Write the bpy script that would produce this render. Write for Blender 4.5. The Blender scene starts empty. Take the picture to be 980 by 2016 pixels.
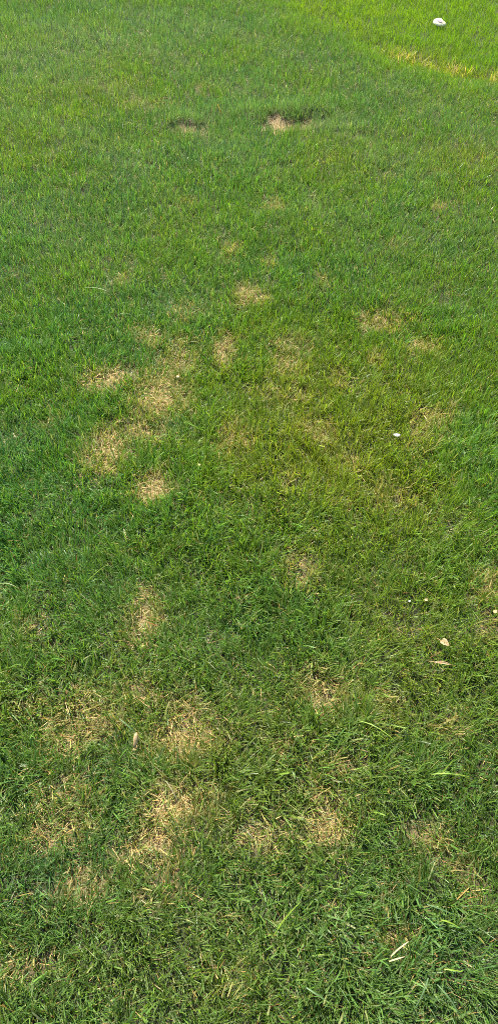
import bpy, bmesh, math, random
import numpy as np
from mathutils import Vector

# ------------------------------------------------------------------ camera
PW, PH = 980.0, 2016.0                      # photograph size, used to read positions off it
CAM_H, PITCH, VFOV = 1.5, math.radians(48.0), math.radians(67.0)
FPX = PH / 2 / math.tan(VFOV / 2)
scene = bpy.context.scene
col = scene.collection
cam_d = bpy.data.cameras.new("camera")
cam = bpy.data.objects.new("camera", cam_d)
col.objects.link(cam)
cam.location = (0, 0, CAM_H)
cam.rotation_euler = (math.pi / 2 - PITCH, 0, 0)
cam_d.sensor_fit = 'VERTICAL'
cam_d.angle = VFOV
cam_d.clip_start = 0.05
cam_d.clip_end = 2000
scene.camera = cam

# ------------------------------------------------------------------ light
SUN_EL, SUN_AZ = math.radians(57), math.radians(-22)     # azimuth from +Y, clockwise
world = bpy.data.worlds.new("World")
scene.world = world
world.use_nodes = True
wn = world.node_tree.nodes
sky = wn.new("ShaderNodeTexSky")
sky.sky_type = 'NISHITA'
sky.sun_disc = False
sky.sun_elevation = SUN_EL
sky.sun_rotation = SUN_AZ
world.node_tree.links.new(sky.outputs[0], wn["Background"].inputs[0])
wn["Background"].inputs[1].default_value = 0.12
sun_d = bpy.data.lights.new("sun", 'SUN')
sun_d.energy = 4.9
sun_d.angle = math.radians(0.6)
sun_d.color = (1.0, 0.95, 0.86)
sun = bpy.data.objects.new("sun", sun_d)
col.objects.link(sun)
sdir = Vector((math.sin(SUN_AZ) * math.cos(SUN_EL), math.cos(SUN_AZ) * math.cos(SUN_EL), math.sin(SUN_EL)))
sun.rotation_euler = sdir.to_track_quat('Z', 'Y').to_euler()
sun.location = sdir * 20
vs = scene.view_settings
vs.view_transform = 'Standard'
vs.look = 'None'
vs.gamma = 1.0
vs.exposure = 1.85
vs.use_curve_mapping = False
scene.cycles.use_denoising = False        # keep the fine grain of the blades
scene.cycles.filter_width = 1.0

rng = np.random.default_rng(7)
random.seed(7)

# ------------------------------------------------------------------ pixel <-> ground
CP, SP = math.cos(PITCH), math.sin(PITCH)
def ray(u, v):
    a = (u - PW / 2) / FPX
    b = -(v - PH / 2) / FPX
    return a, CP + b * SP, -SP + b * CP
def at(u, v, z=0.0):
    dx, dy, dz = ray(u, v)
    t = (z - CAM_H) / dz
    return dx * t, dy * t
def pix(x, y, z=0.0):
    h = z - CAM_H
    depth = y * CP - h * SP
    depth = np.maximum(depth, 0.05)
    up = y * SP + h * CP
    return PW / 2 + FPX * x / depth, PH / 2 - FPX * up / depth
def pxsize(u, v):                           # metres per photograph pixel across the view at that ground point
    dx, dy, dz = ray(u, v)
    return (CAM_H / -dz) / FPX

# ------------------------------------------------------------------ value noise
class Noise:
    def __init__(self, seed, n=128):
        self.g = np.random.default_rng(seed).random((n, n)); self.n = n
    def __call__(self, x, y):
        x = np.asarray(x, float); y = np.asarray(y, float)
        xi = np.floor(x).astype(int); yi = np.floor(y).astype(int)
        fx = x - xi; fy = y - yi
        fx = fx * fx * (3 - 2 * fx); fy = fy * fy * (3 - 2 * fy)
        n = self.n; g = self.g
        a = g[xi % n, yi % n]; b = g[(xi + 1) % n, yi % n]
        c = g[xi % n, (yi + 1) % n]; d = g[(xi + 1) % n, (yi + 1) % n]
        return (a * (1 - fx) + b * fx) * (1 - fy) + (c * (1 - fx) + d * fx) * fy
    def fbm(self, x, y, o=3):
        s = 0.0; amp = 0.5; tot = 0.0
        for k in range(o):
            s = s + amp * self(x * 2 ** k + 17.3 * k, y * 2 ** k + 9.1 * k); tot += amp; amp *= 0.5
        return s / tot
N1, N2, N3, N4, N5, N6 = [Noise(s) for s in (11, 22, 33, 44, 55, 66)]

# ------------------------------------------------------------------ what grows where (read off the photograph)
# dead patches: u, v, half width, half height in pixels, strength, index into PATCH_LABELS or -1
PATCHES = [
    (203, 757, 38, 24, 1.0, 0), (312, 785, 50, 42, .95, 1), (345, 718, 38, 24, .75, 2), (293, 675, 27, 22, .85, 3),
    (362, 685, 30, 18, .55, 2), (440, 695, 24, 30, .85, 4), (485, 592, 28, 18, .7, 5), (212, 882, 38, 45, .85, 6),
    (300, 965, 28, 27, 1.0, 7), (290, 850, 55, 22, .55, 1), (100, 845, 16, 9, .5, -1), (370, 620, 34, 24, .4, -1),
    (566, 720, 26, 22, .75, 8), (566, 682, 38, 10, .5, -1), (755, 635, 46, 22, .9, 9), (740, 705, 22, 15, .5, -1),
    (828, 692, 32, 18, .75, 10), (668, 742, 16, 20, .45, -1), (630, 855, 36, 24, .55, 11), (690, 908, 22, 20, .55, 11),
    (460, 870, 38, 36, .50, 12), (850, 828, 42, 24, .48, 13), (820, 885, 55, 42, .20, -1), (770, 985, 90, 40, .24, -1),
    (600, 1125, 42, 42, .3, -1), (540, 412, 17, 10, .75, 14), (858, 408, 17, 6, .7, 15), (455, 500, 16, 18, .4, -1),
    (632, 556, 9, 20, .4, -1), (250, 552, 11, 9, .6, -1), (365, 400, 16, 8, .35, -1), (530, 525, 15, 14, .3, -1),
    (290, 1215, 38, 46, .75, 16), (265, 1360, 22, 16, .7, 17), (175, 1415, 66, 42, .8, 17), (365, 1455, 58, 42, 1.1, 18),
    (350, 1395, 60, 24, .55, 18), (340, 1598, 72, 42, .9, 19), (310, 1655, 56, 34, 1.0, 19), (335, 1700, 30, 20, .7, 19),
    (520, 1625, 52, 34, .8, 20), (640, 1625, 46, 44, .9, 20), (632, 1365, 56, 32, .6, 21), (110, 1632, 56, 40, .6, 22),
    (110, 1560, 56, 22, .5, 22), (165, 1755, 46, 25, .75, 23), (320, 1758, 44, 22, .5, -1), (740, 1380, 32, 24, .45, -1),
    (555, 1482, 30, 28, .55, -1), (662, 1512, 42, 32, .4, -1), (958, 1158, 36, 28, .55, 24), (965, 1250, 28, 30, .45, 24),
    (860, 1662, 60, 32, .4, -1), (785, 1870, 38, 32, .5, -1), (772, 1800, 16, 18, .5, -1), (55, 1385, 60, 34, .3, -1),
    (440, 1792, 28, 12, .35, -1), (40, 1245, 50, 40, .25, -1), (560, 780, 60, 20, .3, -1), (395, 985, 10, 20, .4, -1),
    (565, 945, 14, 20, .45, -1), (130, 1460, 40, 30, .4, -1), (880, 1440, 50, 40, .3, -1), (190, 165, 60, 14, .18, -1),
    (400, 172, 22, 8, .35, -1), (300, 205, 60, 12, .2, -1), (855, 350, 12, 8, .35, -1), (780, 490, 26, 14, .25, -1),
    (60, 1900, 60, 30, .3, -1), (460, 1930, 40, 30, .3, -1), (930, 1740, 30, 40, .3, -1),
]
PATCH_LABELS = [
    "small round straw-coloured dead patch among dark green blades, just up-left of a larger pale patch",
    "large pale straw dead patch in the cluster of dead spots, beside the small round one",
    "faded buff dead patch just beyond the large pale straw patch",
    "small tan dead patch with a dark green fringe, leading the chain of faded patches",
    "narrow upright buff dead patch on its own beside the chain of faded patches",
    "small orange-tan dead patch alone in deep green grass beyond the faded patches",
    "tall brownish dead patch beside thick dark green grass, below the small round straw one",
    "small golden-orange dead patch at the near end of the cluster of dead spots",
    "small tan spot under a whitish streak of grass in the middle of the lawn",
    "wide tan dead patch in fresh green grass with a pair of paler spots behind it",
    "thin pale tan dead patch next to the wide tan one",
    "pair of small brown-tan spots in the olive grass by the white scrap",
    "faint straw-streaked patch of half-dead grass in the olive part of the lawn",
    "faint buff patch of thinned grass just beyond the white scrap",
    "tiny pale tuft-sized dead spot in even green grass, closest to the bare hollows",
    "thin reddish-tan streak of dead grass in even green lawn",
    "straw patch with dark gaps standing alone in deep green grass before the leaf cluster",
    "broad golden dead patch with a small tan satellite beside the tan husk",
    "bright straw dead patch matted flat, beside the upright tan husk",
    "largest straw-blond dead patch, matted and tangled, with two lobes",
    "paired golden straw patches joined side by side beside the largest blond patch",
    "yellowish thinned patch beneath dark tufts, beyond the paired golden patches",
    "brownish half-dead patch next to the largest blond patch",
    "flat amber-brown dead patch surrounded by coarse dark green blades",
    "tan thinned grass at the lawn edge beside the small dried leaf",
]
NP_ = len(PATCH_LABELS)

# irregular ground shapes: each patch is an ellipse on the ground whose outline is broken up by noise
_pc = np.array([at(p[0], p[1]) for p in PATCHES])
_pr = np.array([[p[2] * pxsize(p[0], p[1]),
                 abs(at(p[0], p[1] - p[3])[1] - at(p[0], p[1] + p[3])[1]) / 2] for p in PATCHES])
def dryness(x, y):
    """strength of dying back (0..1) and the patch it belongs to"""
    x = np.asarray(x, float); y = np.asarray(y, float)
    wx = x + 0.045 * (N1.fbm(x * 9, y * 9) - .5) + 0.03 * (N3(x * 30, y * 30) - .5)
    wy = y + 0.075 * (N2.fbm(x * 9, y * 9) - .5) + 0.04 * (N4(x * 30, y * 30) - .5)
    best = np.zeros_like(x); idx = np.full(x.shape, -1)
    for k, p in enumerate(PATCHES):
        r2 = ((wx - _pc[k, 0]) / (_pr[k, 0] * .97)) ** 2 + ((wy - _pc[k, 1]) / (_pr[k, 1] * .97)) ** 2
        s = p[4] * np.exp(-0.9 * r2 ** 1.1)
        m = s > best
        best = np.where(m, s, best); idx = np.where(m, p[5], idx)
    brk = .52 + .80 * N6.fbm(x * 26 + 7, y * 22, 3) + .35 * (N5.fbm(x * 7, y * 7 + 30, 2) - .5)
    return np.clip(best * brk, 0, 1), idx

EDGE = np.array([(520, -60), (575, 0), (640, 42), (705, 74), (760, 100), (850, 131), (905, 146), (985, 157), (1100, 165)], float)
EDGE_G = np.array([at(u, v) for u, v in EDGE])
def edge_dist(x, y):
    """signed distance to the border with the brighter lawn (positive inside the bright lawn)"""
    x = np.asarray(x, float); y = np.asarray(y, float)
    bd = np.full(x.shape, 1e9); sg = np.zeros(x.shape); tt = np.zeros(x.shape)
    L = len(EDGE_G) - 1
    for i in range(L):
        ax, ay = EDGE_G[i]; bx, by = EDGE_G[i + 1]
        ex, ey = bx - ax, by - ay
        t = ((x - ax) * ex + (y - ay) * ey) / (ex * ex + ey * ey)
        lo = -50 if i == 0 else 0; hi = 50 if i == L - 1 else 1
        t = np.clip(t, lo, hi)
        d = np.hypot(x - ax - t * ex, y - ay - t * ey)
        s = np.sign(ex * (y - ay) - ey * (x - ax))
        m = d < bd
        bd = np.where(m, d, bd); sg = np.where(m, s, sg); tt = np.where(m, (i + np.clip(t, 0, 1)) / L, tt)
    return bd * sg, tt

HOLLOWS = [(562, 245, 48, 6.5, .022, .95), (362, 261, 36, 8, .018, .55)]     # bare hollows: u, v, half sizes, depth, bareness
_hc = [at(h[0], h[1]) for h in HOLLOWS]
_hr = [(h[2] * pxsize(h[0], h[1]), abs(at(h[0], h[1] - h[3])[1] - at(h[0], h[1] + h[3])[1]) / 2) for h in HOLLOWS]
def hollow(x, y):
    w = np.zeros(np.shape(x)); dep = np.zeros(np.shape(x))
    jx = 0.05 * (N5(x * 14, y * 14) - .5); jy = 0.12 * (N6(x * 14, y * 14) - .5)
    for h, c, r in zip(HOLLOWS, _hc, _hr):
        q = ((x - c[0] + jx) / r[0]) ** 2 + ((y - c[1] + jy) / r[1]) ** 2
        e = np.exp(-q ** 1.5)
        w = np.maximum(w, e * h[5]); dep = np.maximum(dep, e * h[4])
    return w, dep
def tussock(x, y):
    """the taller fringe standing behind each hollow and along the ridge between them"""
    t = np.zeros(np.shape(x))
    for u, v, ru, rv, s in ((585, 222, 75, 11, 1.0), (470, 225, 80, 14, .55), (365, 244, 50, 9, .7), (650, 215, 30, 14, .5)):
        cx, cy = at(u, v); rx = ru * pxsize(u, v); ry = abs(at(u, v - rv)[1] - at(u, v + rv)[1]) / 2
        t = np.maximum(t, s * np.exp(-((x - cx) / rx) ** 2 - ((y - cy) / ry) ** 2))
    return t
def ground_z(x, y):
    x = np.asarray(x, float); y = np.asarray(y, float)
    near = np.exp(-((x / 8) ** 2 + ((y - 3) / 8) ** 2))
    z = 0.030 * (N5.fbm(x * 2.1, y * 2.1) - .5) + 0.012 * (N6(x * 9, y * 9) - .5)
    z = z + 0.03 * tussock(x, y)
    d, _ = edge_dist(x, y)
    z = z - 0.03 * np.exp(-(d / .12) ** 2)                                  # shallow edging groove along the border
    return (z - hollow(x, y)[1]) * near

# ------------------------------------------------------------------ materials
def grass_material(name, rough=0.45, trans=0.42, spec=0.30):
    m = bpy.data.materials.new(name); m.use_nodes = True
    nt = m.node_tree; n = nt.nodes; l = nt.links
    pb = n["Principled BSDF"]; out = n["Material Output"]
    at_ = n.new("ShaderNodeAttribute"); at_.attribute_name = "tint"
    geo = n.new("ShaderNodeNewGeometry")
    tc = n.new("ShaderNodeTexCoord")
    ns = n.new("ShaderNodeTexNoise"); ns.inputs["Scale"].default_value = 420; ns.inputs["Detail"].default_value = 2
    l.new(tc.outputs["Object"], ns.inputs["Vector"])
    mr = n.new("ShaderNodeMapRange"); mr.inputs[1].default_value = .3; mr.inputs[2].default_value = .7
    mr.inputs[3].default_value = .82; mr.inputs[4].default_value = 1.18
    l.new(ns.outputs[0], mr.inputs[0])
    mul = n.new("ShaderNodeVectorMath"); mul.operation = 'SCALE'
    l.new(at_.outputs["Color"], mul.inputs[0]); l.new(mr.outputs[0], mul.inputs["Scale"])
    l.new(mul.outputs[0], pb.inputs["Base Color"])
    pb.inputs["Roughness"].default_value = rough
    pb.inputs["Specular IOR Level"].default_value = spec
    tr = n.new("ShaderNodeBsdfTranslucent")
    tw = n.new("ShaderNodeMix"); tw.data_type = 'RGBA'; tw.blend_type = 'MULTIPLY'; tw.inputs[0].default_value = 1
    l.new(mul.outputs[0], tw.inputs[6]); tw.inputs[7].default_value = (1.25, 1.2, .6, 1)
    l.new(tw.outputs[2], tr.inputs[0])
    mx = n.new("ShaderNodeMixShader"); mx.inputs[0].default_value = trans
    l.new(pb.outputs[0], mx.inputs[1]); l.new(tr.outputs[0], mx.inputs[2])
    l.new(mx.outputs[0], out.inputs[0])
    return m
M_GRASS = grass_material("grass_blades")
M_BRIGHT = grass_material("bright_grass_blades", .5, .45, .22)
M_DRY = grass_material("dry_straw", .6, .25, .3)

def simple_noise_material(name, c1, c2, scale, rough=.8, bump=.3, c3=None, detail=6, trans=0):
    m = bpy.data.materials.new(name); m.use_nodes = True
    nt = m.node_tree; n = nt.nodes; l = nt.links; pb = n["Principled BSDF"]
    tc = n.new("ShaderNodeTexCoord")
    ns = n.new("ShaderNodeTexNoise"); ns.inputs["Scale"].default_value = scale; ns.inputs["Detail"].default_value = detail
    l.new(tc.outputs["Object"], ns.inputs["Vector"])
    cr = n.new("ShaderNodeValToRGB")
    cr.color_ramp.elements[0].position = .35; cr.color_ramp.elements[0].color = (*c1, 1)
    cr.color_ramp.elements[1].position = .65; cr.color_ramp.elements[1].color = (*c2, 1)
    if c3:
        e = cr.color_ramp.elements.new(.5); e.color = (*c3, 1)
    l.new(ns.outputs[0], cr.inputs[0]); l.new(cr.outputs[0], pb.inputs["Base Color"])
    pb.inputs["Roughness"].default_value = rough
    bp = n.new("ShaderNodeBump"); bp.inputs["Strength"].default_value = bump; bp.inputs["Distance"].default_value = .002
    l.new(ns.outputs[0], bp.inputs["Height"]); l.new(bp.outputs[0], pb.inputs["Normal"])
    if trans:
        pb.inputs["Subsurface Weight"].default_value = trans
        pb.inputs["Subsurface Radius"].default_value = (.004, .003, .002)
    return m

# ground: soil seen through the grass, tinted by how bare it is (colour stored per vertex), green turf far away
def ground_material():
    m = bpy.data.materials.new("lawn_soil"); m.use_nodes = True
    nt = m.node_tree; n = nt.nodes; l = nt.links; pb = n["Principled BSDF"]
    tc = n.new("ShaderNodeTexCoord")
    at_ = n.new("ShaderNodeAttribute"); at_.attribute_name = "tint"
    ns = n.new("ShaderNodeTexNoise"); ns.inputs["Scale"].default_value = 160; ns.inputs["Detail"].default_value = 8
    l.new(tc.outputs["Object"], ns.inputs["Vector"])
    mr = n.new("ShaderNodeMapRange"); mr.inputs[1].default_value = .3; mr.inputs[2].default_value = .7
    mr.inputs[3].default_value = .55; mr.inputs[4].default_value = 1.45
    l.new(ns.outputs[0], mr.inputs[0])
    mul = n.new("ShaderNodeVectorMath"); mul.operation = 'SCALE'
    l.new(at_.outputs["Color"], mul.inputs[0]); l.new(mr.outputs[0], mul.inputs["Scale"])
    l.new(mul.outputs[0], pb.inputs["Base Color"])
    pb.inputs["Roughness"].default_value = .95
    pb.inputs["Specular IOR Level"].default_value = .1
    bp = n.new("ShaderNodeBump"); bp.inputs["Strength"].default_value = .8; bp.inputs["Distance"].default_value = .006
    l.new(ns.outputs[0], bp.inputs["Height"]); l.new(bp.outputs[0], pb.inputs["Normal"])
    return m
M_GROUND = ground_material()

def mesh_obj(name, V, F, mat, tint=None, smooth=True, parent=None):
    me = bpy.data.meshes.new(name)
    if isinstance(F, np.ndarray):
        nf, k = F.shape
        me.vertices.add(len(V)); me.vertices.foreach_set("co", np.asarray(V, np.float32).ravel())
        me.loops.add(nf * k); me.loops.foreach_set("vertex_index", F.astype(np.int32).ravel())
        me.polygons.add(nf); me.polygons.foreach_set("loop_start", np.arange(0, nf * k, k, dtype=np.int32))
        me.polygons.foreach_set("use_smooth", np.full(nf, smooth))
        me.update(calc_edges=True)
    else:
        me.from_pydata(V, [], F)
        for p in me.polygons: p.use_smooth = smooth
    if tint is not None:
        a = me.attributes.new("tint", 'FLOAT_COLOR', 'POINT')
        c = np.ones((len(V), 4), np.float32); c[:, :3] = tint
        a.data.foreach_set("color", c.ravel())
    me.materials.append(mat)
    o = bpy.data.objects.new(name, me)
    col.objects.link(o)
    if parent: o.parent = parent
    return o
def tag(o, label, cat=None, group=None, kind=None):
    o["label"] = label
    if cat: o["category"] = cat
    if group: o["group"] = group
    if kind: o["kind"] = kind

# ------------------------------------------------------------------ ground: one sheet to the horizon
def axis(lo, hi, step, far):
    core = list(np.arange(lo, hi + step / 2, step))
    out, s, v = [], step, hi
    while v < far: s *= 1.35; v += s; out.append(v)
    inn, s, v = [], step, lo
    while v > -far: s *= 1.35; v -= s; inn.append(v)
    return np.array(inn[::-1] + core + out)
gx, gy = axis(-3.6, 3.6, .045, 600), axis(-.6, 7.6, .045, 600)
GX, GY = np.meshgrid(gx, gy)
GZ = ground_z(GX, GY)
nx, ny = len(gx), len(gy)
ii = (np.arange(ny - 1)[:, None] * nx + np.arange(nx - 1)[None, :]).ravel()
GF = np.stack([ii, ii + 1, ii + nx + 1, ii + nx], 1)
GV = np.stack([GX.ravel(), GY.ravel(), GZ.ravel()], 1)
gd, _ = dryness(GV[:, 0], GV[:, 1]); gh, _ = hollow(GV[:, 0], GV[:, 1])
SOIL = np.array((.035, .036, .018)); THATCH = np.array((.18, .13, .058)); BARE = np.array((.235, .165, .082)); TURF = np.array((.055, .10, .022))
gt = SOIL + (THATCH - SOIL) * np.clip(gd * 1.2, 0, 1)[:, None]
gt = gt + (BARE - gt) * np.clip(gh * 1.4, 0, 1)[:, None]
gfar = np.clip((np.hypot(GV[:, 0], GV[:, 1] - 3) - 6) / 2, 0, 1)[:, None]
gt = gt + (TURF - gt) * gfar
ground = mesh_obj("ground", GV, GF, M_GROUND, gt)
ground["kind"] = "structure"
ground["label"] = "brown lawn soil showing between the grass blades"

# ------------------------------------------------------------------ blades
def blades(P, L, W, lean_az, t0, bend, wrot, cb, ct, tipw, nseg):
    """strips that rise from P, lean towards lean_az by t0 and bend on by `bend`; cb/ct colours at base and tip"""
    n = len(P)
    hx, hy = np.cos(lean_az), np.sin(lean_az)
    wx, wy = -np.sin(lean_az + wrot), np.cos(lean_az + wrot)
    V = np.empty((n, nseg + 1, 2, 3)); C = np.empty((n, nseg + 1, 2, 3))
    pos = P.copy()
    ds = L / nseg
    for k in range(nseg + 1):
        s = k / nseg
        if k:
            th = t0 + bend * (s - .5 / nseg)
            pos = pos + np.stack([np.sin(th) * hx * ds, np.sin(th) * hy * ds, np.cos(th) * ds], 1)
        w = W * (0.75 + .25 * min(1, s * 3)) * (1 - (1 - tipw) * s ** 2.2) / 2
        off = np.stack([wx * w, wy * w, 0 * w], 1)
        V[:, k, 0] = pos - off; V[:, k, 1] = pos + off
        c = cb + (ct - cb) * min(1, s * 1.6)
        C[:, k, 0] = c; C[:, k, 1] = c
    V[..., 2] = np.maximum(V[..., 2], (P[:, 2] + .001)[:, None, None] - .0)
    b = (np.arange(n) * (nseg + 1) * 2)[:, None] + (np.arange(nseg) * 2)[None, :]
    b = b.ravel()
    F = np.stack([b, b + 1, b + 3, b + 2], 1)
    return V.reshape(-1, 3), F, C.reshape(-1, 3)

class Pool:
    def __init__(self): self.V = []; self.F = []; self.C = []; self.n = 0
    def add(self, V, F, C):
        if len(V): self.V.append(V); self.F.append(F + self.n); self.C.append(C); self.n += len(V)
    def build(self, name, mat):
        return mesh_obj(name, np.concatenate(self.V), np.concatenate(self.F), mat, np.concatenate(self.C))
lawn, bright, fringe, thatch = Pool(), Pool(), Pool(), Pool()
dry = [Pool() for _ in range(NP_)]

def lerp(a, b, t): return a + (b - a) * t
BLUE, MID, OLIVE = np.array((.052, .146, .034)), np.array((.074, .168, .011)), np.array((.136, .184, .012))
BRT = np.array((.085, .200, .004)); BRT2 = np.array((.125, .225, .006))
STRAW, TAN, RUST = np.array((.42, .315, .122)), np.array((.31, .21, .060)), np.array((.21, .105, .03))

# broad areas of yellower (olive) or bluer turf, as seen: u, v, half sizes, amount (+ olive, - blue)
ZONES = [(640, 880, 300, 200, .55), (700, 1000, 220, 120, .35), (300, 1500, 330, 160, .45), (600, 1600, 260, 120, .3),
         (850, 1250, 170, 200, .35), (100, 960, 130, 160, -.3), (130, 640, 130, 110, -.25), (330, 640, 130, 60, -.35),
         (480, 1040, 170, 60, -.25), (420, 1290, 160, 80, -.45), (150, 1200, 130, 90, -.3), (900, 1900, 160, 100, -.5),
         (100, 1720, 120, 70, -.55), (560, 1500, 160, 40, -.3), (480, 1560, 60, 50, -.5), (230, 1520, 90, 40, -.5), (730, 1680, 90, 80, -.5),
         (300, 178, 180, 24, .25), (60, 190, 100, 26, .2), (350, 80, 450, 130, -.4), (300, 400, 500, 170, -.15), (60, 800, 120, 300, -.05), (450, 240, 170, 30, -.5), (640, 330, 300, 60, .05),
         (850, 370, 160, 60, .15), (760, 560, 120, 50, .0), (940, 330, 60, 60, .3), (750, 280, 150, 40, -.2), (700, 150, 120, 60, -.1),
         (240, 470, 260, 120, -.1), (40, 480, 60, 200, -.15), (940, 920, 60, 130, -.25), (450, 1920, 420, 90, .3), (500, 1350, 500, 200, .25), (500, 800, 400, 260, .15)]
def zone(x, y):
    u, v = pix(x, y)
    z = np.zeros(np.shape(x))
    for cu, cv, ru, rv, s in ZONES:
        z = z + (s if s > 0 else .65 * s) * np.exp(-((u - cu) / ru) ** 2 - ((v - cv) / rv) ** 2)
    return z

PALE = [(120, 90, 190, 45, .55), (60, 170, 120, 30, .4), (300, 60, 160, 30, .35), (370, 610, 70, 35, .6), (240, 560, 50, 25, .35), (480, 230, 90, 20, .45),
        (620, 250, 120, 18, .45), (560, 684, 50, 12, .6), (150, 440, 160, 60, .3), (860, 480, 120, 40, .25), (440, 300, 200, 25, .25), (820, 330, 160, 40, .25),
        (330, 850, 60, 20, .4), (60, 860, 60, 30, .3), (650, 420, 120, 30, .25), (250, 320, 180, 30, .25)]
def paleness(x, y):
    """grass whose greyish undersides and frayed mown tips show"""
    u, v = pix(x, y); z = np.zeros(np.shape(x))
    for cu, cv, ru, rv, s in PALE: z = np.maximum(z, s * np.exp(-((u - cu) / ru) ** 2 - ((v - cv) / rv) ** 2))
    rr = np.hypot(x + 3.4, y - 1.2)                         # faint mowing arcs
    return np.clip(z * (.4 + 1.2 * N1.fbm(x * 6, y * 6, 3)) + .34 * np.clip(np.sin(rr * 12.5 + 1.5 * N2(x * 1.5, y * 1.5)), 0, 1) * np.clip((y - 2.2) / 1.5, 0, 1), 0, 1)

# ---- scatter tillers (small tufts of a few blades), fewer and broader outside the pictured area
X0, X1, Y0, Y1 = -3.6, 3.6, -.55, 7.6
YB, YT = at(490, PH)[1], at(490, 0)[1]
def outside(x, y):
    """metres beyond the pictured stretch of lawn (negative within it)"""
    hw = np.abs(PW / 2 / FPX * (np.maximum(y, YB) * CP + CAM_H * SP))
    return np.maximum(np.maximum(np.abs(x) - hw, y - YT), YB - y)
def density(x, y):
    u, v = pix(x, y)
    out = outside(x, y)
    d = np.hypot(np.hypot(x, y), CAM_H)
    rho = np.interp(d, [1.5, 1.9, 2.6, 3.6, 5, 6.5], [54000, 53000, 48000, 40000, 31000, 26000])
    k = np.where(out > .55, 1e-6, np.clip(1 - (out - .06) / .9, .6, 1))
    return rho * k, k, d
CH = 4.2                                                                            # blades per tiller
maxr = 54000 / CH
nc = int((X1 - X0) * (Y1 - Y0) * maxr)
cx = rng.uniform(X0, X1, nc); cy = rng.uniform(Y0, Y1, nc)
rho, kk, dd = density(cx, cy)
keep = rng.random(nc) < rho / CH / maxr
thin = 0.25 + 1.0 * N2.fbm(cx * 16, cy * 16, 2)                                     # gaps and thick spots
hb, _ = hollow(cx, cy)
keep &= rng.random(nc) < np.clip(thin * 1.35, .25, 1.0) * (1 - .985 * np.clip(hb * 2.2, 0, 1))
cx, cy = cx[keep], cy[keep]
cnt = rng.poisson(CH, len(cx)).clip(1, 9)
ci = np.repeat(np.arange(len(cx)), cnt)
n = len(ci)
r = np.abs(rng.normal(0, .008, n)); a = rng.uniform(0, 2 * np.pi, n)
x = cx[ci] + r * np.cos(a); y = cy[ci] + r * np.sin(a)
_, kk, dd = density(x, y)
dry_s, dry_i = dryness(x, y)
ed, et = edge_dist(x, y)
zn = zone(x, y)
tu = tussock(x, y)
clump = N1.fbm(x * 7, y * 7, 3)
coarse = np.clip((N4.fbm(x * 6 + 40, y * 6, 3) - .50) * 5, 0, 1) * np.interp(dd, [1.6, 2.2, 3.2], [.65, .4, .15]) * (1 - np.clip(dry_s * 2, 0, 1))   # tufts of broad blue-green blades
tone = N3.fbm(x * 3.2, y * 3.2, 4)
ctone = rng.normal(0, 1, len(cx))[ci]                                               # every tiller a little different
inb = ed > (N6.fbm(x * 9, y * 9, 3) - .5) * .28 + .05 * rng.normal(0, 1, n)

L = (.032 + .018 * clump * np.interp(dd, [1.6, 3.2], [1.2, .6]) + .009 * rng.normal(0, 1, n)).clip(.014, .09)
L = L * (1 + .22 * coarse) * (1 + .55 * tu) * (1 - .30 * np.clip(dry_s, 0, 1))
W = rng.gamma(7, .00162 / 7, n).clip(.0009, .0048) * (1 + .6 * coarse)
W = W * np.interp(dd, [1.5, 3, 6], [1.0, 1.08, 1.3]) / np.sqrt(np.clip(kk, .45, 1))
comb = 2 * np.pi * 1.6 * N5.fbm(x * 9, y * 9, 2)                                # neighbours lean alike
az = np.where(rng.random(n) < np.interp(dd, [1.6, 3], [.6, .35]), comb + rng.normal(0, .7, n), rng.uniform(0, 2 * np.pi, n))
t0 = np.abs(rng.normal(.22, .22, n)) + .22 * np.clip(dry_s, 0, 1)
bend = np.abs(rng.normal(.35, .45, n)) + .5 * coarse * rng.random(n)
flop = rng.random(n) < np.interp(dd, [1.5, 2.5, 4], [.20, .12, .05])                # trodden or cut blades lying over
t0 = np.where(flop, rng.uniform(.8, 1.4, n), t0); bend = np.where(flop, rng.uniform(.1, .5, n), bend)
wrot = rng.normal(0, .55, n)
tipw = np.where(rng.random(n) < .5, rng.uniform(.45, .8, n), .12)                   # mown tips are square

hue = zn + .9 * np.clip(dry_s, 0, .6) + 1.1 * (tone - .5) + .18 * ctone - .30 * coarse + .12 * rng.normal(0, 1, n)
hue = np.clip(hue, -1, 1.2)
g = np.where((hue < 0)[:, None], lerp(MID, BLUE, np.clip(-hue * 1.6, 0, 1)[:, None]), lerp(MID, OLIVE, np.clip(hue * 1.1, 0, 1)[:, None]))
g = g * np.exp(rng.normal(0, .30, n))[:, None]
g = lerp(g, np.array((.088, .128, .042)) * np.exp(rng.normal(0, .35, n))[:, None], np.interp(dd, [1.55, 2.1], [.5, .0])[:, None])
pl = paleness(x, y)
g = lerp(g, np.array((.112, .195, .085)) * np.exp(rng.normal(0, .25, n))[:, None], (pl * .75)[:, None])
bt = np.clip(N2.fbm(x * 3, y * 3, 3) * 1.6 - .3 + .15 * ctone, 0, 1)[:, None]
gb = lerp(BRT, BRT2, bt) * np.exp(rng.normal(0, .18, n))[:, None]
yb = np.exp(-((ed - .03) / .09) ** 2) * np.clip((et - .45) * 6, 0, 1) * np.clip(N4.fbm(x * 5, y * 5, 2) * 2.4 - .5, 0, 1)
gb = lerp(gb, np.array((.24, .255, .012)), (.45 * yb)[:, None]); g = lerp(g, np.array((.20, .235, .012)), (.4 * yb)[:, None])
fade = np.clip((ed + .55) / .55, 0, 1)[:, None] ** 1.5 * .75
g = np.where(inb[:, None], gb, lerp(g, gb, fade))
is_dry = rng.random(n) < np.clip(.68 * dry_s ** 1.35, 0, .60) + np.interp(dd, [1.6, 2.1], [.035, .012]) + .05 * np.clip(zn, 0, 1)
is_dry &= ~inb | (rng.random(n) < .1)
sm = rng.random(n)
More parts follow.
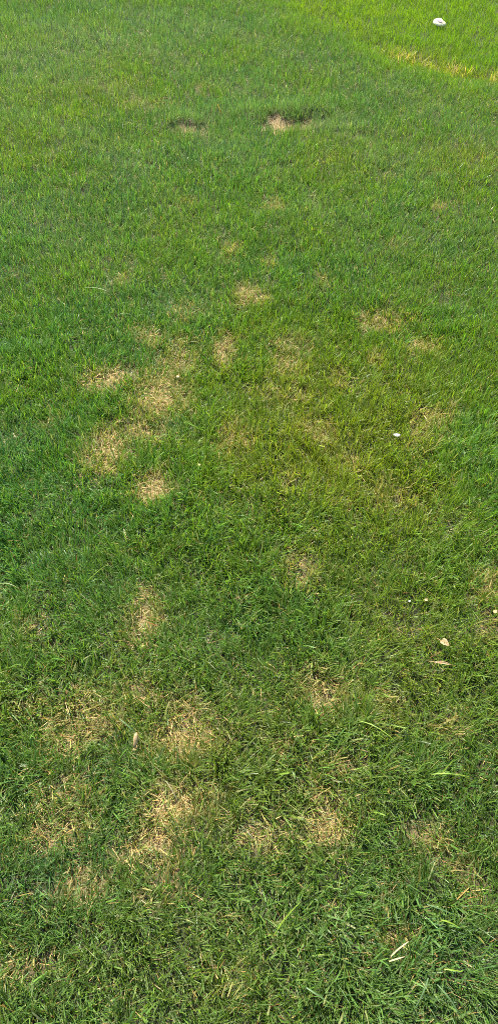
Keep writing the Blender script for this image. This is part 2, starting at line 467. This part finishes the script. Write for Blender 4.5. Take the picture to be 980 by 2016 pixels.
sc_ = np.where((sm < .18 + .55 * dry_s)[:, None], lerp(STRAW, TAN, rng.random(n)[:, None] * .7), np.where((sm < .84)[:, None], TAN, RUST))
sc_ = sc_ * np.exp(rng.normal(0, .18, n))[:, None]
half = (rng.random(n) < .35)[:, None] & (~is_dry)[:, None] & (dry_s > .15)[:, None]
tipc = np.where(half, lerp(g, STRAW, .6), g)
basec = lerp(g, np.array((.20, .19, .06)), .25)
tipc = np.where((rng.random(n) < .06)[:, None] & (~is_dry)[:, None], lerp(tipc, np.array((.30, .27, .12)), .6), tipc)
basec = np.where(is_dry[:, None], sc_ * .95, basec); tipc = np.where(is_dry[:, None], sc_, tipc)
L = np.where(is_dry, L * .85, L); W = np.where(is_dry, W * .8, W)
t0 = np.where(is_dry, np.clip(t0 + rng.uniform(0, .75, n), 0, 1.45), t0)
P = np.stack([x, y, ground_z(x, y) - .002], 1)

def emit(pool, m, nseg):
    if m.any():
        pool.add(*blades(P[m], L[m], W[m], az[m], t0[m], bend[m], wrot[m], basec[m], tipc[m], tipw[m], nseg))
patch_id = np.where(is_dry & (dry_s > .22) & ~inb, dry_i, -1)
for lo, hi, sg_ in ((0, 2.0, 4), (2.0, 2.8, 3), (2.8, 3.9, 2), (3.9, 99, 1)):
    rmask = (dd >= lo) & (dd < hi) & (kk > .9)
    emit(lawn, rmask & ~inb & (patch_id < 0), sg_)
    emit(bright, rmask & inb, sg_)
    for k in range(NP_): emit(dry[k], rmask & (patch_id == k), sg_)
rmask = kk <= .9
emit(lawn, rmask & ~inb & (patch_id < 0), 1); emit(bright, rmask & inb, 1)
for k in range(NP_): emit(dry[k], rmask & (patch_id == k), 1)

# ---- understory: short young shoots filling the gaps close to the camera
nu = 110000
x = rng.uniform(-1.1, 1.1, nu); y = rng.uniform(-.1, 2.3, nu)
u, v = pix(x, y); dt, _ = dryness(x, y)
ok = (u > -60) & (u < PW + 60) & (v < PH + 60) & (rng.random(nu) > 1.1 * dt)
x, y = x[ok], y[ok]; n = len(x)
P = np.stack([x, y, ground_z(x, y) - .001], 1)
hu = np.clip(zone(x, y) + 1.1 * (N3.fbm(x * 3.2, y * 3.2, 4) - .5) + .2 * rng.normal(0, 1, n), -1, 1)
c = np.where((hu < 0)[:, None], lerp(MID, BLUE, np.clip(-hu * 1.6, 0, 1)[:, None]), lerp(MID, OLIVE, np.clip(hu, 0, 1)[:, None])) * np.exp(rng.normal(-.1, .3, n))[:, None]
lawn.add(*blades(P, rng.uniform(.012, .032, n), rng.uniform(.001, .0026, n), rng.uniform(0, 6.283, n), np.abs(rng.normal(.5, .4, n)),
                 rng.uniform(0, .8, n), rng.normal(0, .5, n), c, c, rng.uniform(.15, .7, n), 2))

# ---- thatch: dead stems and clippings lying near the soil
nt_ = 150000
x = rng.uniform(-1.9, 1.9, nt_ * 3); y = rng.uniform(-.1, 5.2, nt_ * 3)
u, v = pix(x, y)
dt, it = dryness(x, y); hb, _ = hollow(x, y)
ed, _ = edge_dist(x, y)
ok = (u > -30) & (u < PW + 30) & (v > -30) & (v < PH + 30) & (rng.random(len(x)) < .06 + .55 * dt ** 1.4 + .3 * hb) & (ed < 0)
x, y, dt, it = x[ok][:nt_], y[ok][:nt_], dt[ok][:nt_], it[ok][:nt_]
n = len(x)
sm = rng.random(n)
c = np.where((sm < .35 + .4 * np.clip(dt, 0, 1))[:, None], lerp(STRAW, TAN, rng.random(n)[:, None]), np.where((sm < .85)[:, None], TAN * .8, RUST))
c = c * np.exp(rng.normal(0, .22, n))[:, None]
P = np.stack([x, y, ground_z(x, y) + rng.uniform(0, .014, n)], 1)
Lt = rng.uniform(.010, .032, n); Wt = rng.uniform(.0006, .0013, n) * np.interp(np.hypot(y, CAM_H), [1.5, 3, 6], [1, 1.3, 1.9])
azt = rng.uniform(0, 2 * np.pi, n); tt = rng.uniform(1.15, 1.62, n); bt_ = rng.normal(0, .3, n); wr = rng.normal(0, .3, n)
pid = np.where(dt > .22, it, -1)
def emit_t(pool, m):
    if m.any(): pool.add(*blades(P[m], Lt[m], Wt[m], azt[m], tt[m], bt_[m], wr[m], c[m], c[m], np.full(m.sum(), .6), 2))
emit_t(thatch, pid < 0)
for k in range(NP_): emit_t(dry[k], pid == k)

# ---- long yellowing fringe left unmown along the border
nf = 1300
i = rng.integers(4, len(EDGE_G) - 1, nf); t = rng.random(nf)[:, None]
e = EDGE_G[i] * (1 - t) + EDGE_G[np.minimum(i + 1, len(EDGE_G) - 1)] * t
x = e[:, 0] + rng.normal(0, .035, nf); y = e[:, 1] + rng.normal(0, .04, nf) + .03
th = N4.fbm(x * 7, y * 7, 2)
ok = rng.random(nf) < np.clip((th - .42) * 6, .03, 1); x, y = x[ok], y[ok]; n = len(x)
P = np.stack([x, y, ground_z(x, y)], 1)
mix = rng.random(n)[:, None]
c = np.where(mix < .4, STRAW * 1.05, np.where(mix < .75, np.array((.26, .26, .035)), BRT2)) * np.exp(rng.normal(0, .2, n))[:, None]
fringe.add(*blades(P, rng.uniform(.02, .075, n), rng.uniform(.002, .004, n), rng.uniform(0, 2 * np.pi, n), np.abs(rng.normal(.45, .35, n)),
                   rng.normal(.4, .4, n), rng.normal(0, .5, n), c, c, rng.uniform(.1, .6, n), 3))

o = lawn.build("lawn_grass", M_GRASS); tag(o, "mown green lawn grass, patchy and uneven, covering most of the ground", "grass", kind="stuff")
o = bright.build("bright_grass", M_BRIGHT); tag(o, "vivid yellow-green grass of the neighbouring lawn under the pale chip", "grass", kind="stuff")
o = fringe.build("fringe_grass", M_BRIGHT); tag(o, "ragged yellowing fringe of unmown grass along the border of the brighter lawn", "grass", kind="stuff")
o = thatch.build("dead_thatch", M_DRY); tag(o, "loose brown thatch and clippings lying between green blades", "thatch", kind="stuff")
for k in range(NP_):
    if dry[k].n:
        o = dry[k].build("dry_grass_patch", M_DRY)
        tag(o, PATCH_LABELS[k], "dry grass", "dead patches in the lawn", "stuff")

# ------------------------------------------------------------------ the lawn goes on around the pictured stretch: turf tiles set out by geometry nodes
TS = .4
def turf_tile(name, pal, mat, loc, label, seed):
    q = np.random.default_rng(seed); n = 7000
    x = q.uniform(-TS / 2 - .03, TS / 2 + .03, n); y = q.uniform(-TS / 2 - .03, TS / 2 + .03, n)
    h = np.clip(q.normal(.5, .25, n) + .9 * (N3.fbm(x * 9 + 5, y * 9, 3) - .5), 0, 1)[:, None]
    c = lerp(pal[0], pal[1], h) * np.exp(q.normal(0, .3, n))[:, None]
    dry_ = (q.random(n) < .04)[:, None]; c = np.where(dry_, TAN, c)
    V, F, C = blades(np.stack([x, y, np.full(n, -.012)], 1), .046 + .012 * N1.fbm(x * 9, y * 9, 2) + q.normal(0, .008, n), q.gamma(7, .0021 / 7, n).clip(.001, .005),
                     q.uniform(0, 6.283, n), np.abs(q.normal(.25, .25, n)), np.abs(q.normal(.35, .4, n)), q.normal(0, .55, n), c, c, np.where(q.random(n) < .5, .6, .12), 2)
    o = mesh_obj(name, V, F, mat, C); o.location = loc
    tag(o, label, "grass", kind="stuff")
    return o
def surround(name, tile, pts, label):
    me = bpy.data.meshes.new(name); me.from_pydata([tuple(p) for p in pts], [], [])
    a = me.attributes.new("turn", 'FLOAT_VECTOR', 'POINT')
    a.data.foreach_set("vector", np.stack([0 * pts[:, 0], 0 * pts[:, 0], rng.integers(0, 4, len(pts)) * math.pi / 2], 1).astype(np.float32).ravel())
    o = bpy.data.objects.new(name, me); col.objects.link(o)
    ng = bpy.data.node_groups.new(name, "GeometryNodeTree")
    ng.interface.new_socket("Geometry", in_out='INPUT', socket_type='NodeSocketGeometry')
    ng.interface.new_socket("Geometry", in_out='OUTPUT', socket_type='NodeSocketGeometry')
    gi = ng.nodes.new("NodeGroupInput"); go = ng.nodes.new("NodeGroupOutput")
    ip = ng.nodes.new("GeometryNodeInstanceOnPoints"); oi = ng.nodes.new("GeometryNodeObjectInfo")
    oi.inputs["Object"].default_value = tile; oi.inputs["As Instance"].default_value = True
    na = ng.nodes.new("GeometryNodeInputNamedAttribute"); na.data_type = 'FLOAT_VECTOR'; na.inputs["Name"].default_value = "turn"
    ng.links.new(gi.outputs[0], ip.inputs["Points"]); ng.links.new(oi.outputs["Geometry"], ip.inputs["Instance"])
    ng.links.new(na.outputs["Attribute"], ip.inputs["Rotation"]); ng.links.new(ip.outputs[0], go.inputs[0])
    md = o.modifiers.new("turf", 'NODES'); md.node_group = ng
    tag(o, label, "grass", kind="stuff")
tx, ty = np.meshgrid(np.arange(-7, 7.01, TS), np.arange(-2.2, 12.6, TS))
tx, ty = tx.ravel(), ty.ravel()
m = outside(tx, ty) > .36
tx, ty = tx[m], ty[m]
tz = ground_z(tx, ty)
tb = edge_dist(tx, ty)[0] > 0
PT = np.stack([tx, ty, tz], 1)
for nm, msk, pal, mat, lab in (("surrounding_grass", ~tb, (lerp(MID, BLUE, .5), lerp(MID, OLIVE, .5)), M_GRASS, "green mown lawn grass carrying on around the patchy stretch"),
                               ("surrounding_bright_grass", tb, (BRT, BRT2), M_BRIGHT, "vivid yellow-green lawn carrying on past the pale chip")):
    pts = PT[msk]
    k0 = int(np.argmin(np.abs(outside(pts[:, 0], pts[:, 1]) - .6)))
    tile = turf_tile(nm, pal, mat, tuple(pts[k0]), lab + ", a single square of it", 5 + k0)
    surround(nm, tile, np.delete(pts, k0, 0), lab)

# ------------------------------------------------------------------ single long blades that stand out
def ribbon(name, p0, p1, z0, z1, width, colr, sag, mat, label, cat="grass blade", group=None, n=9, fold=.35):
    """one arched grass blade with a midrib fold between two ground points"""
    a = np.array([p0[0], p0[1], ground_z(*p0) + z0]); b = np.array([p1[0], p1[1], ground_z(*p1) + z1])
    d = b - a; Ld = np.linalg.norm(d); d /= Ld
    s = np.cross(d, (0, 0, 1)); s /= np.linalg.norm(s); up = np.cross(s, d)
    V = []; F = []; C = []
    curve = random.uniform(-.045, .045) * Ld
    for k in range(n + 1):
        t = k / n
        c = a + d * Ld * t + up * sag * 4 * t * (1 - t) + s * curve * 4 * t * (1 - t)
        w = width / 2 * (.7 + .3 * min(1, 4 * t)) * (1 - t ** 3.5 * .93)
        V += [c - s * w + up * w * fold, c, c + s * w + up * w * fold]
        cc = np.array(colr) * (1 + .15 * math.sin(9 * t))
        C += [cc * 1.0, cc * 1.25, cc * 1.0]
        if k: q = 3 * (k - 1); F += [(q, q + 1, q + 4, q + 3), (q + 1, q + 2, q + 5, q + 4)]
    o = mesh_obj(name, [tuple(v) for v in V], F, mat, np.array(C))
    tag(o, label, cat, group)
    return o
YG, BG, ST = (.17, .25, .02), (.075, .13, .045), (.36, .30, .15)
for u0, v0, u1, v1, z0, z1, w, c_, lab in (
    (540, 1842, 592, 1778, .02, .05, .0042, YG, "long vivid yellow-green blade standing up among coarse dark grass past the paired golden patches"),
    (707, 1417, 778, 1459, .045, .05, .0032, YG, "straight thin lime-green stalk lying across dark grass beyond the paired golden patches"),
    (848, 1524, 928, 1529, .045, .05, .0030, YG, "level thin lime-green stalk lying over the grass crossed by a shorter one"),
    (866, 1526, 893, 1494, .03, .06, .0030, YG, "short slanting lime-green stalk crossing the level one"),
    (168, 1148, 208, 1112, .03, .06, .0028, YG, "slanting lime-green stalk rising alone from deep green grass"),
    (868, 1810, 904, 1825, .05, .045, .0040, YG, "short bright lime blade lying over dark blue-green grass beyond the curled pale blades"),
    (874, 1907, 912, 1912, .05, .045, .0038, YG, "short bright lime blade lying level beside the curled pale blades"),
    (768, 1884, 804, 1854, .035, .05, .0050, ST, "pale straw blade curled over a dark gap in the grass"),
    (764, 1894, 796, 1884, .035, .045, .0045, ST, "pale straw blade lying flat below the curled one"),
    (168, 572, 216, 581, .05, .055, .0045, (.13, .19, .05), "long pale green blade bent level over the even lawn"),
    (230, 628, 262, 627, .05, .05, .0035, (.13, .19, .05), "short pale blade lying level behind the first tan dead patch"),
    (860, 1938, 906, 2004, .05, .03, .0050, BG, "broad silvery blue-green blade arching over the coarse dark grass"),
    (842, 1925, 812, 1990, .05, .03, .0048, BG, "broad silvery blue-green blade leaning away from its arching neighbour"),
    (602, 1946, 646, 1974, .05, .045, .0050, BG, "broad grey-green blade lying straight across coarse grass"),
    (840, 1780, 895, 1800, .055, .045, .0046, BG, "broad silvery blade lying behind the short bright lime blade"),
    (385, 640 + 105, 400, 725, .03, .05, .0040, BG, "pale grey-green blade standing beside the large pale straw patch"),
    (0, 1150, 38, 1160, .05, .05, .004, (.15, .20, .06), "pale blade lying level at the margin of deep green grass"),
    (327, 1540, 352, 1585, .06, .02, .0042, (.36, .31, .17), "dry pale blade lying slantwise on the largest blond patch"),
    (235, 1415, 280, 1460, .06, .03, .0045, BG, "long blue-green blade leaning over the tan husk"),
    (310, 1395 + 115, 330, 1460, .02, .07, .0048, BG, "broad upright green blade between the tan husk and the bright straw patch"),
):
    ribbon("grass_blade", at(u0, v0, z0), at(u1, v1, z1), z0, z1, w * .55, c_, random.uniform(.002, .010), M_GRASS if c_ != ST else M_DRY, lab,
           group="single long blades lying over the lawn")

# ------------------------------------------------------------------ small things lying on the lawn
M_CHIP = simple_noise_material("chalky_white", (.48, .43, .22), (.56, .51, .29), 60, .75, .15)
M_MARK = simple_noise_material("grey_pink_stain", (.14, .12, .13), (.26, .18, .19), 160, .8, .1)
M_PAPER = simple_noise_material("white_scrap", (.24, .24, .20), (.42, .42, .37), 120, .7, .3)
M_LEAF = simple_noise_material("dried_leaf", (.24, .15, .06), (.40, .29, .15), 130, .65, .4, (.33, .23, .11))
M_LEAF2 = simple_noise_material("dried_leaf_pale", (.25, .165, .06), (.36, .26, .12), 150, .65, .4)
M_VEIN = simple_noise_material("leaf_vein", (.28, .15, .06), (.36, .22, .1), 90, .7, .2)
M_HUSK = simple_noise_material("tan_husk", (.27, .165, .055), (.36, .25, .11), 140, .7, .4)

def spot(u, v, z):
    x_, y_ = at(u, v, z); return Vector((x_, y_, float(ground_z(x_, y_)) + z))

def outline_slab(name, pts, thick, dome, mat, loc, rz, tilt=(0, 0), parent=None, rings=5):
    """closed, slightly domed slab with the outline pts (metres) and rounded rim"""
    n = len(pts); P_ = np.array(pts); c = P_.mean(0); V = []; F = []
    for side in (1, -1):
        for k in range(rings):
            f = 1 - k / rings
            h = (thick / 2 + dome * (1 - f ** 2)) if side > 0 else -thick / 2 * (1 - .3 * f)
            h *= (1 - f ** 8) if side > 0 else 1
            for p in P_:
                q = c + (p - c) * f
                V.append((q[0], q[1], h + .0009 * (N6(q[0] * 300 + 5, q[1] * 300) - .5)))
        V.append((c[0], c[1], (thick / 2 + dome) if side > 0 else -thick / 2))
    per = n * rings + 1
    for s in (0, 1):
        o_ = s * per
        for k in range(rings - 1):
            for j in range(n):
                a_, b_ = o_ + k * n + j, o_ + k * n + (j + 1) % n
                q = (a_, b_, b_ + n, a_ + n); F.append(q if s == 0 else q[::-1])
        for j in range(n):
            a_, b_ = o_ + (rings - 1) * n + j, o_ + (rings - 1) * n + (j + 1) % n
            q = (a_, b_, o_ + per - 1); F.append(q if s == 0 else q[::-1])
    for j in range(n):
        F.append((j, per + j, per + (j + 1) % n, (j + 1) % n))
    o = mesh_obj(name, V, F, mat)
    if parent: o.parent = parent
    o.location = loc; o.rotation_euler = (tilt[0], tilt[1], rz)
    return o

def blob(rx, ry, n=22, wob=.08, seed=0, point=0.0):
    R = random.Random(seed); ph = [R.uniform(0, 6.28) for _ in range(3)]; out = []
    for k in range(n):
        a_ = 2 * math.pi * k / n
        q = 1 + wob * (math.sin(2 * a_ + ph[0]) + .7 * math.sin(3 * a_ + ph[1]) + .4 * math.sin(5 * a_ + ph[2]))
        xx = math.cos(a_); q *= 1 - point * max(0, math.sin(a_)) * max(0, xx)
        out.append((rx * q * math.cos(a_), ry * q * math.sin(a_)))
    return out

# pale oval chip on the bright lawn
L_ = spot(865, 42, .042)
chip = outline_slab("pale_chip", blob(.036, .034, 26, .06, 3, .60), .007, .006, M_CHIP, L_, -.22, (.40, .10))
tag(chip, "off-white oval chip with a faint grey-pink mark lying on the vivid yellow-green grass", "chip")
mark = outline_slab("stain", blob(.019, .009, 16, .25, 5), .0016, .0004, M_MARK, (-.002, -.004, .0095), .0, parent=chip, rings=3)
mark["label"] = "faint grey-pink mark in the middle of the chip"

# white scrap: crumpled thin paper-like bit
def crumple(name, rx, ry, h, mat, loc, rz, seed, nx_=10, ny_=7, thick=.0008, curl=0.0, tilt=(0, 0)):
    R = Noise(seed); V = []; F = []
    for sd in (1, -1):
        for j in range(ny_ + 1):
            for i_ in range(nx_ + 1):
                a_ = i_ / nx_ * 2 - 1; b_ = j / ny_ * 2 - 1
                ex = 1 - .28 * abs(b_) ** 2 + .18 * (R(b_ * 2 + 9, 3.3) - .5); ey = 1 - .35 * abs(a_) ** 2.5 + .2 * (R(a_ * 2.5 + 4, 7.7) - .5)
                X_, Y_ = a_ * rx * ex, b_ * ry * ey
                Z_ = h * (R.fbm(a_ * 1.6 + 20, b_ * 1.6 + 20, 3) - .5) * 2 + curl * (b_ * b_) * ry
                V.append((X_, Y_, Z_ + sd * thick / 2))
    m_ = (nx_ + 1) * (ny_ + 1)
    for s in (0, 1):
        for j in range(ny_):
            for i_ in range(nx_):
                a_ = s * m_ + j * (nx_ + 1) + i_
                q = (a_, a_ + 1, a_ + nx_ + 2, a_ + nx_ + 1); F.append(q if s == 0 else q[::-1])
    rim = [i_ for i_ in range(nx_ + 1)] + [j * (nx_ + 1) + nx_ for j in range(1, ny_ + 1)] + \
          [ny_ * (nx_ + 1) + i_ for i_ in range(nx_ - 1, -1, -1)] + [j * (nx_ + 1) for j in range(ny_ - 1, 0, -1)]
    for a_, b_ in zip(rim, rim[1:] + rim[:1]): F.append((a_, m_ + a_, m_ + b_, b_))
    o = mesh_obj(name, V, F, mat)
    o.location = loc; o.rotation_euler = (tilt[0], tilt[1], rz)
    return o
s_ = crumple("white_scrap", .0095, .005, .004, M_PAPER, spot(781, 853, .030), -.15, 5, tilt=(.25, 0))
tag(s_, "small crumpled white scrap caught in the olive grass", "scrap")

# small dried leaf: two lobes folded at a midrib, with a stalk
def dried_leaf(u, v, z, ln, wd, rz, fold, label, mat):
    root = bpy.data.objects.new("dried_leaf", None); col.objects.link(root)
    root.empty_display_size = .02
    root.location = spot(u, v, z); root.rotation_euler = (.25, .1, rz)
    R = Noise(int(u)); n_ = 12
    for sd in (-1, 1):
        V = []; F = []
        for lay in (0, 1):
            for k in range(n_ + 1):
                t = k / n_; w = wd * math.sin(math.pi * t ** .8) ** .8 * (1 + .25 * (R(t * 5, sd * 3 + 9) - .5)) + .0006
                for q in range(4):
                    f = q / 3
                    V.append(((t - .5) * ln, sd * w * f * math.cos(fold), w * f * math.sin(fold) + .5 * wd * (f * f) * (R(t * 3 + 3, f * 2 + sd * 5 + 9) - .5) + .08 * ln * math.sin(3.14 * t) - lay * .0006))
        m_ = (n_ + 1) * 4
        for lay in (0, 1):
            for k in range(n_):
                for q in range(3):
                    a_ = lay * m_ + k * 4 + q; F.append((a_, a_ + 4, a_ + 5, a_ + 1) if lay else (a_, a_ + 1, a_ + 5, a_ + 4))
        for k in range(n_): a_ = k * 4 + 3; F.append((a_, m_ + a_, m_ + a_ + 4, a_ + 4))
        mesh_obj("leaf_half", V, F, mat, parent=root)
    V = []; F = []                                        # midrib running on into the stalk
    for k in range(9):
        t = k / 8; xx = -.5 * ln - .35 * ln * (1 - t) + t * ln * 1.3; rr = .0007 * (1 - .6 * t)
        for q in range(5):
            a_ = q * 1.2566; V.append((xx, rr * math.cos(a_), .08 * ln * max(0, math.sin(3.14 * min(1, max(0, (xx / ln + .5))))) + rr * math.sin(a_) + .0006))
        if k:
            for q in range(5): b_ = 5 * (k - 1); F.append((b_ + q, b_ + (q + 1) % 5, b_ + 5 + (q + 1) % 5, b_ + 5 + q))
    mesh_obj("midrib", V, F, M_VEIN, parent=root)
    tag(root, label, "leaf", None)
    return root
dried_leaf(874, 1266, .034, .022, .0075, -.6, .45, "small folded tan dried leaf resting on short green grass near the lawn edge", M_LEAF2)
dried_leaf(870, 1306, .03, .036, .0035, -.12, .8, "narrow curled brown dried leaf lying just nearer than the folded tan one", M_LEAF)

# small pale leaf fragments
for k, (u_, v_, rx_, ry_, lab) in enumerate((
    (838, 1181, .0045, .003, "tiny cream leaf fragment in green grass beyond the folded tan leaf"),
    (806, 1182, .003, .0024, "tiny whitish leaf fragment beside another cream one"),
    (350, 741, .005, .004, "tiny whitish fragment between the faded buff patch and large pale patch"),
    (974, 1204, .006, .004, "small cream fragment in the tan thinned grass at the lawn edge"),
    (392, 915, .005, .003, "small pale silvery fragment beside the golden-orange dead patch"))):
    f_ = crumple("leaf_fragment", rx_, ry_, .002, M_PAPER if k == 1 else M_LEAF2, spot(u_, v_, .030), random.uniform(-.8, .8), 40 + k, 6, 5, tilt=(.3, 0))
    tag(f_, lab, "leaf fragment")

# upright tan husk with a small cap at the foot
def lathe(name, prof, mat, parent, seg=12, bendx=0.0):
    V = []; F = []
    for k, (rr, zz) in enumerate(prof):
        for q in range(seg):
            a_ = 2 * math.pi * q / seg
            w = 1 + .10 * math.sin(3 * a_ + k)
            V.append((rr * w * math.cos(a_) + bendx * zz * zz * 30, rr * w * math.sin(a_), zz))
        if k:
            for q in range(seg): b_ = seg * (k - 1); F.append((b_ + q, b_ + (q + 1) % seg, b_ + seg + (q + 1) % seg, b_ + seg + q))
    F.append(tuple(range(seg))[::-1]); F.append(tuple(range(seg * (len(prof) - 1), seg * len(prof))))
    return mesh_obj(name, V, F, mat, parent=parent)
husk = bpy.data.objects.new("seed_husk", None); col.objects.link(husk); husk.empty_display_size = .02
husk.location = spot(265, 1478, .024); husk.rotation_euler = (-.75, .1, 0)
lathe("husk_body", [(.0018, .004), (.0034, .010), (.0044, .018), (.0046, .026), (.0036, .033), (.0014, .037)], M_HUSK, husk, bendx=.05)
lathe("husk_cap", [(.0016, -.002), (.0042, -.001), (.0046, .0025), (.0022, .0045)], M_LEAF2, husk)
tag(husk, "upright pale tan seed husk standing in green blades beside the bright straw patch", "seed husk")

print("TRIS", sum(len(o.data.polygons) * 2 for o in scene.objects if o.type == 'MESH'))
